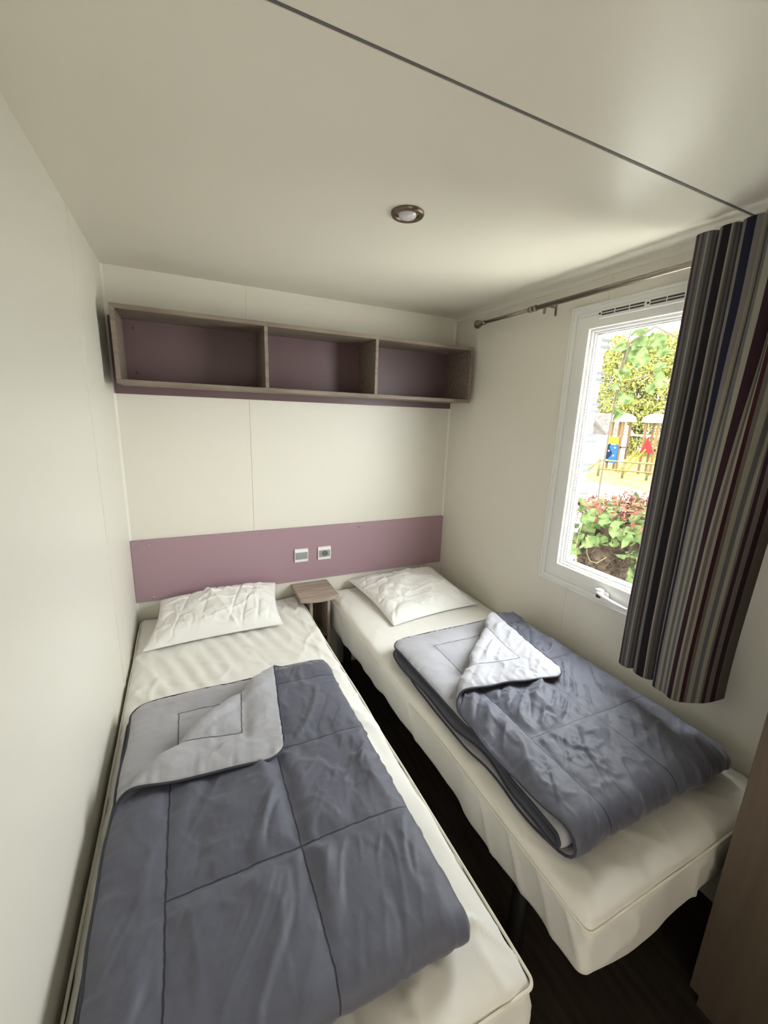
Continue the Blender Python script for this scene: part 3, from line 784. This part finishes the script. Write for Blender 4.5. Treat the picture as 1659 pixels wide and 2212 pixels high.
def leaf_cloud(name, pts, nrm, size, mat, parent, shape='ivy', jitter=0.9, seed=0):
    r = np.random.RandomState(seed); n = len(pts)
    if shape == 'ivy':
        ol = np.array([(0, -0.5), (0.28, -0.42), (0.5, -0.12), (0.27, 0.05), (0.26, 0.24), (0, 0.6), (-0.26, 0.24), (-0.27, 0.05), (-0.5, -0.12), (-0.28, -0.42)])
    else:
        ol = np.array([(0, -0.6), (0.16, -0.2), (0.17, 0.2), (0, 0.6), (-0.17, 0.2), (-0.16, -0.2)])
    m_ = len(ol)
    N = nrm + r.randn(n, 3) * jitter * 0.5; N /= np.linalg.norm(N, axis=1, keepdims=True)
    Rr = r.randn(n, 3); T = np.cross(N, Rr); T /= np.linalg.norm(T, axis=1, keepdims=True); B_ = np.cross(N, T)
    sz = size * (0.6 + 0.8 * r.rand(n))
    V = pts[:, None, :] + (T[:, None, :] * ol[None, :, 0:1] + B_[:, None, :] * ol[None, :, 1:2] - N[:, None, :] * (0.35 * np.abs(ol[None, :, 0:1]))) * sz[:, None, None]
    ctr = pts[:, None, :]
    V = np.concatenate([ctr, V], 1)
    Vf = V.reshape(-1, 3)
    faces = []
    st = m_ + 1
    base = np.arange(n) * st
    F = []
    for k in range(m_):
        F.append(np.stack([base, base + 1 + k, base + 1 + (k + 1) % m_], 1))
    F = np.concatenate(F)
    me = bpy.data.meshes.new(name)
    me.vertices.add(len(Vf)); me.vertices.foreach_set('co', Vf.astype(np.float32).ravel())
    me.loops.add(len(F) * 3); me.polygons.add(len(F))
    me.loops.foreach_set('vertex_index', F.astype(np.int32).ravel())
    me.polygons.foreach_set('loop_start', np.arange(0, len(F) * 3, 3, dtype=np.int32))
    me.update(calc_edges=True)
    return link(name, me, mat, parent, False)
r_ = np.random.RandomState(5)
def in_box(n, lo, hi): return np.array(lo) + r_.rand(n, 3) * (np.array(hi) - np.array(lo))
# ivy-covered hedge close to the window
hg = empty('ivy_hedge', (3.5, -0.6, GZ), 'low hedge of green ivy over dry brown twigs and red leaves just outside the window', 'hedge')
def hedge_top(x, y): return 0.93 + 0.06 * vnoise(x * 3, y * 3, 0, 90)
hx0, hx1, hy0, hy1 = 3.05, 3.95, -1.7, 0.10
nV = 60
g1, g2 = np.meshgrid(np.linspace(0, 1, nV), np.linspace(0, 1, nV), indexing='ij')
def shell(lo, hi, name, mat, parent, amp, sc, seed, res=0.05):
    def dd(V, N):
        k = amp * fbm(V[:, 0] * sc, V[:, 1] * sc, V[:, 2] * sc, seed); return V + N * k[:, None]
    V, Q = roundbox(lo, hi, min(0.18, (hi[0] - lo[0]) / 2.2), res, dd)
    return npmesh(name, V, Q, mat, parent)
shell((hx0 + 0.08, hy0, GZ), (hx1, hy1 - 0.08, 0.86), 'inner_mass', m_twig, hg, 0.05, 7, 91, 0.04)
def twigs(bm, n, lo, hi, ln, r, seed, up=0.0):
    q = random.Random(seed)
    for i in range(n):
        p = Vector([q.uniform(a_, b_) for a_, b_ in zip(lo, hi)])
        d = Vector((q.gauss(0, 1), q.gauss(0, 1), q.gauss(0, 1) + up)).normalized()
        m_ = p + d * ln * 0.5 + Vector((q.gauss(0, 1), q.gauss(0, 1), q.gauss(0, 1))) * ln * 0.12
        bm.tube([p, m_, p + d * ln * q.uniform(0.7, 1.2)], r, 4)
b = BM(); twigs(b, 1500, (hx0 - 0.01, hy0, -0.2), (hx0 + 0.12, hy1, 0.80), 0.13, 0.0028, 3); twigs(b, 500, (hx0, hy0, 0.80), (hx1, hy1, 0.93), 0.14, 0.0028, 4, 0.8)
b.out('twigs', m_twig, hg)
p1 = in_box(420, (hx0 - 0.06, hy0, 0.28), (hx0 + 0.04, hy1, 0.93)); msk = (fbm(p1[:, 1] * 3, p1[:, 2] * 3, 0, 95) + (p1[:, 2] - 0.66) * 3.0 + (p1[:, 1] + 0.35) * 0.8) > 0.05; p1 = p1[msk]
leaf_cloud('ivy_leaves', p1, np.tile([-1.0, -0.5, 0.55], (len(p1), 1)), 0.088, m_ivy, hg, 'ivy', 1.0, 1)
p1 = in_box(330, (hx0 - 0.02, hy0, 0.90), (hx1, hy1, 0.98)); leaf_cloud('ivy_leaves', p1, np.tile([-0.5, -0.2, 1.0], (len(p1), 1)), 0.085, m_ivy, hg, 'ivy', 1.1, 2)
p1 = in_box(2200, (hx0 - 0.02, hy0, 0.86), (hx1, hy1, 1.03)); leaf_cloud('red_leaves', p1, np.tile([-0.4, 0, 1.0], (len(p1), 1)), 0.05, m_red, hg, 'thin', 1.6, 3)
b = BM(); b.tube([(3.03, -0.30, 0.30), (3.01, -0.25, 0.42), (3.0, -0.20, 0.54), (3.0, -0.175, 0.66), (3.02, -0.165, 0.76), (3.06, -0.16, 0.86)], 0.0045, 6); b.tube([(3.03, -0.42, 0.66), (3.0, -0.37, 0.60), (2.99, -0.32, 0.60), (3.0, -0.28, 0.64), (3.0, -0.26, 0.74)], 0.003, 6)
b.out('ivy_stem', P('ivy_stem', (0.075, 0.08, 0.03), 0.7), hg)

# neighbouring cabin in white cladding, its long side running away from the window
nb = empty('neighbour_cabin', (4.2, 4.0, GZ), 'white clad mobile home at the left edge of the window view', 'mobile home')
cx0, cx1, cy0 = 2.6, 5.30, 1.66
b = BM(); z = GZ + 0.35
while z < 2.75:
    b.prism([(cy0 - 0.022, z), (cy0 + 0.1, z), (cy0 + 0.1, z + 0.145), (cy0 - 0.004, z + 0.145)], 0, cx0, cx1 - 0.02); z += 0.145
b.out('cladding', m_clad, nb)
BM().box((cx0 + 0.02, cy0 + 0.004, GZ + 0.1), (cx1, 7.0, 2.78)).out('body', m_clad, nb)
BM().prism([(cx0 - 0.12, 2.78), (cx1 + 0.1, 2.78), (cx1 + 0.1, 2.85), (3.95, 3.25), (cx0 - 0.12, 2.85)], 1, cy0 - 0.12, 7.1).out('roof', P('roof_grey', (0.30, 0.30, 0.30), 0.7), nb)
m_clip = P('trim_grey', (0.05, 0.053, 0.053), 0.5)
for k in range(6):
    zc_ = 0.55 + 0.40 * k
    for dz in (0, 0.085):
        BM().box((cx1 - 0.34, cy0 - 0.050, zc_ + dz), (cx1 + 0.03, cy0 - 0.024, zc_ + 0.035 + dz), 0.004, 1).out('corner_clip', m_clip, nb)

# rail fence at the playground
fc = empty('rail_fence', (16.6, 8.5, GZ), 'low pale timber rail fence along the lawn outside', 'fence')
fp = [Vector((15.9, 9.53, GZ)), Vector((16.4, 8.79, GZ)), Vector((16.9, 8.10, GZ)), Vector((17.4, 7.36, GZ))]
for p in fp:
    BM().lathe([(0.05, 0), (0.05, 0.78), (0.02, 0.81)], p, 'Z', 10).out('post', m_rail, fc, True)
for zz in (0.35, 0.70):
    b = BM(); b.tube([p + Vector((-0.05, 0, zz)) for p in fp], 0.036, 8); b.out('rail', m_rail, fc, True)
b = BM(); b.tube([fp[0] + Vector((0, 0, 0.70)), fp[0] + Vector((-0.28, 0.45, 0.1))], 0.036, 8); b.out('brace', m_rail, fc, True)

m_play = P('play_post', (0.065, 0.040, 0.020), 0.8)
m_blue = P('play_blue', (0.010, 0.035, 0.10), 0.5); m_prd = P('play_red', (0.10, 0.010, 0.010), 0.5); m_yel = P('play_yellow', (0.12, 0.065, 0.010), 0.5); m_navy = P('play_navy', (0.004, 0.007, 0.018), 0.5)
m_wht = P('play_white', (0.85, 0.85, 0.82), 0.6)
def tower(label, c, blue):
    t = empty('play_tower', c, label, 'play tower')
    c = Vector(c)
    for dx in (-0.26, 0.26):
        for dy in (-0.26, 0.26): BM().box(c + Vector((dx - 0.04, dy - 0.04, 0)), c + Vector((dx + 0.04, dy + 0.04, 2.42))).out('post', m_play, t)
    BM().box(c + Vector((-0.3, -0.3, 1.1)), c + Vector((0.3, 0.3, 1.18))).out('deck', m_play, t)
    pr = [(0.57 * math.cos(math.pi / 2 * k / 8) + 0.001, 0.34 * math.sin(math.pi / 2 * k / 8)) for k in range(9)]
    b = BM(); b.lathe([(0.57, -0.05)] + pr, c + Vector((0, 0, 2.35)), 'Z', 18); b.out('canopy', m_wht, t, True)
    if blue:
        bx = BM().box(c + Vector((-0.34, -0.24, 0.40)), c + Vector((-0.31, 0.30, 1.25))).out('blue_panel', m_blue, t)
        pts = [(c.y + 0.30, c.z + 0.40)] + [(c.y + 0.10 + 0.09 * math.sin(k * 0.9), c.z + 0.40 + 0.85 * k / 10) for k in range(11)] + [(c.y + 0.30, c.z + 1.25)]
        BM().prism(pts, 0, c.x - 0.350, c.x - 0.341).out('navy_wave', m_navy, bx)
        for yy_, zz_ in ((0.22, 0.52), (-0.08, 0.75), (0.18, 0.95), (-0.1, 1.12)):
            BM().lathe([(0.035, -0.358), (0.035, -0.350)], (c.x, c.y + yy_, c.z + zz_), 'X', 10).out('white_dot', m_wht, bx)
        BM().box(c + Vector((-0.34, -0.24, 1.28)), c + Vector((-0.31, 0.30, 1.62))).out('yellow_panel', m_yel, t)
    else:
        BM().prism([(c.y - 0.28, c.z + 1.0), (c.y + 0.30, c.z + 1.0), (c.y + 0.05, c.z + 1.7)], 0, c.x - 0.34, c.x - 0.31).out('red_panel', m_prd, t)
        for s_ in (-0.15, 0.15): BM().tube([c + Vector((-0.33, s_ + 0.2, 1.15)), c + Vector((-1.0, s_ + 0.6, 0.0))], 0.04, 6).out('slide_rail', m_yel, t)
    return t
tower('playground tower under a white dome with a blue patterned panel', (18.6, 10.75, GZ), True)
tower('playground tower under a white dome with a red panel, nearer the curtain', (18.9, 9.35, GZ), False)

bd = empty('wooden_shed', (21.5, 13.9, GZ), 'white walled shed with brown shingle roof beyond the playground', 'shed')
BM().box((20.6, 13.0, GZ), (22.6, 15.0, 1.0)).out('shed_wall', m_wht, bd)
BM().prism([(12.8, 1.0), (15.2, 1.0), (14.0, 2.15)], 0, 20.4, 22.8).out('shed_roof', mottle(P('shingle', (0.25, 0.2, 0.16), 0.9), (0.035, 0.03, 0.026), (0.06, 0.053, 0.047), 6), bd)

pf = empty('picket_fence', (23.5, 11, GZ), 'white topped mesh fence behind the play towers', 'fence')
b = BM(); b.tube([(23.2, 15.0, 1.0), (24.2, 8.0, 1.0)], 0.05, 6); b.out('top_rail', m_wht, pf)
b = BM()
for k in range(46):
    q = k / 45; b.tube([(23.2 + q, 15 - 7 * q, GZ), (23.2 + q, 15 - 7 * q, 1.0)], 0.013, 4)
b.out('pickets', m_rail, pf); bpy.data.objects['pickets']['kind'] = 'stuff'

def bush(name, label, c, rad, hgt, nleaf, size, seed, mat):
    r = np.random.RandomState(seed)
    t = empty(name, c, label, 'tree'); c = np.array(c)
    b = BM(); q = random.Random(seed)
    for k in range(26):
        a_ = q.uniform(0, 6.28); rr = q.uniform(0.2, 1.0) * rad; h_ = hgt * q.uniform(0.6, 1.12)
        p0 = Vector(c) + Vector((q.uniform(-.3, .3), q.uniform(-.3, .3), 0))
        p2 = Vector(c) + Vector((rr * math.cos(a_), rr * math.sin(a_), h_)); p1_ = (p0 + p2) / 2 + Vector((0, 0, 0.2 * hgt)) * 0.5
        b.tube([p0, p1_, p2], [0.07, 0.045, 0.012], 5)
    b.out('branches', m_bark, t)
    ph = r.rand(nleaf) * 6.283; zz_ = r.rand(nleaf) ** 0.8; rr = rad * np.sqrt(r.rand(nleaf)) * np.sqrt(np.clip(1.15 - (zz_ - 0.35) ** 2 * 1.9, 0.05, 1))
    P_ = np.stack([c[0] + rr * np.cos(ph), c[1] + rr * np.sin(ph), c[2] + 0.15 + zz_ * hgt], 1)
    P_ = P_[(fbm(P_[:, 0] * 1.1, P_[:, 1] * 1.1, P_[:, 2] * 1.1, seed) > -0.3)]
    leaf_cloud('foliage', P_, np.tile([-0.6, -0.5, 0.6], (len(P_), 1)), size, mat, t, 'thin', 2.0, seed)
    return t
bush('willow_bush', 'large yellow-green bush filling the view behind the play towers', (31.0, 18.6, GZ), 4.3, 8.2, 30000, 0.25, 1, m_leafy)
bush('willow_bush', 'lighter sparse bush to the right, half behind the curtain', (40.5, 19.3, GZ), 4.4, 11.0, 9000, 0.24, 2, m_leafy)

OUT_MATS = [m_ground, m_grass, m_clad, m_rail, m_leafy, m_ivy, m_red, m_twig, m_bark, m_soil, m_clip, m_play, m_blue, m_prd, m_yel, m_navy, m_wht, bpy.data.materials['ivy_stem'], bpy.data.materials['shingle'], bpy.data.materials['roof_grey']]
for q in OUT_MATS:
    nodes(q)[2].inputs['Specular IOR Level'].default_value = 0.03; nodes(q)[2].inputs['Roughness'].default_value = 0.95

vn = empty('climbing_vine', (5.45, 1.5, GZ), 'big-leaved green climber on the corner of the white cabin', 'climbing plant')
b = BM(); b.tube([(5.42, 1.48, GZ), (5.40, 1.50, 0.8), (5.42, 1.49, 2.0), (5.40, 1.40, 2.6), (5.40, 1.1, 2.75), (5.4, 0.75, 2.55)], 0.012, 6)
b.tube([(5.42, 1.49, 1.9), (5.40, 1.3, 2.15), (5.40, 1.05, 2.2), (5.4, 0.85, 2.1)], 0.008, 6); b.tube([(5.42, 1.49, 2.2), (5.42, 1.38, 3.1)], 0.008, 6)
b.out('vine_stem', m_bark, vn)
vp = np.concatenate([in_box(14, (5.3, 1.18, 2.3), (5.5, 1.52, 3.1)), in_box(5, (5.3, 0.95, 2.45), (5.5, 1.3, 2.75)), in_box(6, (5.3, 0.75, 2.0), (5.5, 1.45, 2.3)), in_box(6, (5.3, 1.25, 1.7), (5.5, 1.5, 2.1))])
leaf_cloud('vine_leaves', vp, np.tile([-0.8, -0.5, 0.4], (len(vp), 1)), 0.17, m_ivy, vn, 'ivy', 1.0, 9)
